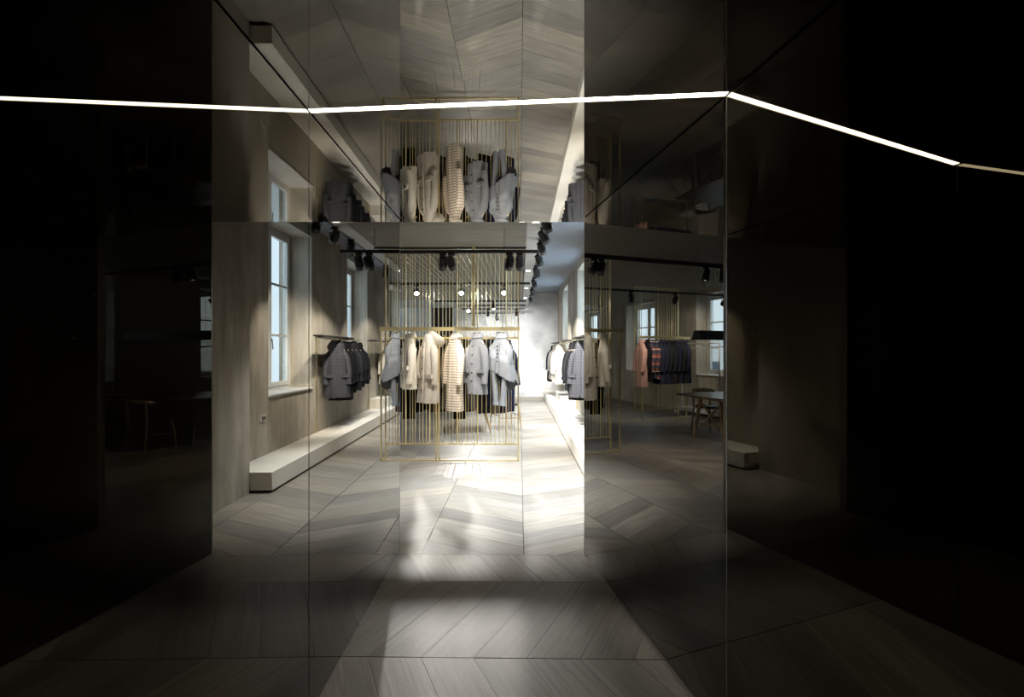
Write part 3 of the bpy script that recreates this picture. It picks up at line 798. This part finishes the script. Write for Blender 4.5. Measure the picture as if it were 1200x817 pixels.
for i, (y, m, lab, L, hd) in enumerate([(7.72, 'check', 'black and white checked hooded coat nearest on the wall rail', 0.84, True),
        (7.92, 'black', 'black long coat right behind the checked coat', 0.9, False), (8.14, 'black', 'black jacket with a price tag, third on the first wall rail', 0.8, False),
        (8.38, 'charcoal', 'charcoal coat, fourth on the first wall rail', 0.78, False), (8.62, 'black', 'black hooded coat, fifth on the first wall rail', 0.74, True), (8.86, 'black', 'black jacket at the far end of the first wall rail', 0.7, False)]):
    hang(make_coat(lab, 'coat', FB[m], L=L, sh=.14, hem=.18, depth=.085, hood=hd, seed=60 + i, group=G1, buttons=False, tagged=i in (1, 2, 4)), lab, 1.0, y, 1.595, D(-24 + 8*sin(i)), ZR - 0.02)
for i, (y, m, lab, L) in enumerate([(11.22, 'ivory', 'ivory coat at the near end of the middle wall rail', 0.86), (11.42, 'cream', 'cream jacket behind the ivory coat', 0.84), (11.62, 'beige', 'beige coat third on the middle wall rail', 0.85), (11.82, 'ivory', 'ivory jacket at the far end of the middle wall rail', 0.8)]):
    hang(make_coat(lab, 'coat', FB[m], L=L, sh=.15, hem=.185, depth=.08, seed=70 + i, group=G2, buttons=False), lab, 1.0, y, 1.595, D(-12), ZR - 0.02)
for i, (y, m, lab, L) in enumerate([(12.8, 'taupe', 'taupe coat at the near end of the corner wall rail', 0.84), (13.1, 'grey', 'grey jacket second on the corner wall rail', 0.8), (13.5, 'black', 'black coat third on the corner wall rail', 0.95), (13.9, 'black', 'black coat nearest the far wall', 0.95)]):
    hang(make_coat(lab, 'coat', FB[m], L=L, sh=.15, hem=.185, depth=.08, seed=80 + i, group=G3, buttons=False), lab, 1.0, y, 1.595, D(-10), ZR - 0.02)

# ------------------------------------------------------------------ furniture
def low_table(label, loc, rz, lx, ly_, h, mt, ml):
    t = thing('low_table', label, 'table', loc, rz)
    MB().box((-lx/2, -ly_/2, h - 0.03), (lx/2, ly_/2, h)).build('table_top', mt, t)
    MB().box((-lx/2 + 0.08, -ly_/2 + 0.08, h - 0.08), (lx/2 - 0.08, ly_/2 - 0.08, h - 0.03)).build('apron', ml, t)
    for sx in (-1, 1):
        for sy in (-1, 1):
            MB().tube([(sx*(lx/2 - 0.10), sy*(ly_/2 - 0.10), h - 0.03), (sx*(lx/2 + 0.0), sy*(ly_/2 - 0.0), 0)], [0.024, 0.013], 10).build('leg', ml, t)
    return t
low_table('low pale wooden table with splayed legs behind the brass screen', (-0.93, 9.2, 0), D(8), 0.66, 1.05, 0.47, M_WOODL, M_WOODL)

def chair(label, loc, rz, wood, group=None):
    t = thing('dining_chair', label, 'chair', loc, rz, group)
    rg = []
    for z, s_ in ((0.43, 0.94), (0.44, 1.0), (0.462, 1.0), (0.472, 0.93)):
        rg.append([(0.235*s_*math.copysign(abs(cos(a))**.6, cos(a)), 0.22*s_*math.copysign(abs(sin(a))**.6, sin(a)), z) for a in [2*pi*k/20 for k in range(20)]])
    MB().loft(rg).build('seat', M_LEATHER, t)
    for sx in (-1, 1):
        MB().tube([(sx*0.20, -0.18, 0.43), (sx*0.235, -0.23, 0)], [0.02, 0.012], 10).build('leg', wood, t)
        MB().tube([(sx*0.235, 0.24, 0), (sx*0.21, 0.19, 0.43), (sx*0.22, 0.22, 0.74)], [0.012, 0.02, 0.014], 10).build('leg', wood, t)
    MB().tube([(-0.25, 0.10, 0.73), (-0.22, 0.21, 0.74), (-0.1, 0.27, 0.75), (0.1, 0.27, 0.75), (0.22, 0.21, 0.74), (0.25, 0.10, 0.73)], [0.014, 0.024, 0.03, 0.03, 0.024, 0.014], 12, flat=1.4).build('backrest', wood, t)
    for a, b in (((-0.19, -0.2, 0.2), (0.19, -0.2, 0.2)), ((-0.21, -0.2, 0.25), (-0.215, 0.2, 0.25)), ((0.21, -0.2, 0.25), (0.215, 0.2, 0.25))):
        MB().tube([a, b], 0.009, 8).build('stretcher', wood, t)
    return t
chair('pale wooden chair with a black seat standing beside the low table', (-0.28, 9.45, 0), D(25), M_WOODL)

TX, TY = -4.45, 6.72
dt = thing('dining_table', 'dark-topped wooden dining table with arched trestle legs under the long black lamp', 'table', (TX, TY, 0))
MB().prism([(-0.92, -0.62), (0.92, -0.62), (0.96, -0.3), (0.97, 0.0), (0.96, 0.3), (0.92, 0.62), (-0.92, 0.62), (-0.96, 0.3), (-0.97, 0), (-0.96, -0.3)], 0.725, 0.75).build('table_top', M_WOODD, dt)
for sx in (-1, 1):
    x = sx*0.72
    for sy in (-1, 1):
        MB().tube([(x, sy*0.22, 0.70), (x + sx*0.02, sy*0.26, 0.45), (x + sx*0.05, sy*0.34, 0.0)], [0.035, 0.032, 0.016], 10).build('leg', M_WOODL, dt)
        MB().tube([(x, sy*0.235, 0.62), (x, sy*0.12, 0.54), (x, -sy*0.05, 0.36), (x + sx*0.03, -sy*0.22, 0.2)], [0.022, 0.02, 0.018, 0.014], 8).build('brace', M_WOODL, dt)
    MB().box((x - 0.02, -0.42, 0.675), (x + 0.02, 0.42, 0.724)).build('cross_rail', M_WOODL, dt)
    MB().box((x - 0.012, -0.28, 0.25), (x + 0.02, 0.28, 0.28)).build('cross_rail', M_WOODL, dt)
MB().box((-0.70, -0.02, 0.66), (0.70, 0.02, 0.70)).build('long_rail', M_WOODL, dt)
chair('black-seated wooden chair at the near corner of the dining table', (-3.95, 5.92, 0), D(180), M_WOODL)
chair('black-seated wooden chair at the near side of the dining table beside the window wall', (-4.95, 5.92, 0), D(176), M_WOODL)
chair('black-seated wooden chair on the far side of the dining table', (-4.5, 7.55, 0), D(-4), M_WOODL)

pn = thing('pendant_lamp', 'long black pendant lamp hanging low over the dining table', 'pendant lamp', (TX, TY - 0.15, 1.69))
rgp = [[(-1.16, -0.10, 0), (1.16, -0.10, 0), (1.16, 0.10, 0), (-1.16, 0.10, 0)], [(-1.13, -0.08, 0.15), (1.13, -0.08, 0.15), (1.13, 0.08, 0.15), (-1.13, 0.08, 0.15)]]
MB().loft(rgp, 0, True, False).build('lamp_shade', M_BLACK, pn)
for x in (-0.8, 0.8): MB().tube([(x, 0, 0.15), (x, 0, ZD - 1.69)], 0.003, 6).build('cable', M_BLACK, pn)

ws = thing('garment_stand', 'empty white tubular garment stand before the left wall window', 'garment stand', (XW + 0.24, 9.3, 0))
fr = 0.014
for y in (-0.6, 0.6):
    MB().tube([(0, y, 0.06), (0, y, 1.69)], fr, 8).build('upright', M_WHITEM, ws)
    MB().tube([(-0.2, y, 0.07), (0.22, y, 0.07)], fr, 8).build('foot_bar', M_WHITEM, ws)
    for x in (-0.19, 0.21): MB().lathe([(0.001, -0.012), (0.03, -0.012), (0.03, 0.012), (0.001, 0.012)], 14, 0, (x, y, 0.03), 'y').build('caster', M_WHITEM, ws)
MB().tube([(0, -0.6, 1.69), (0, 0.6, 1.69)], fr, 8).build('top_rail', M_WHITEM, ws)
MB().tube([(0, -0.6, 1.58), (0, 0.6, 1.58)], fr*0.7, 8).build('second_rail', M_WHITEM, ws)
MB().box((-0.19, -0.58, 0.085), (0.2, 0.58, 0.16)).build('base_shelf', M_WHITEM, ws)
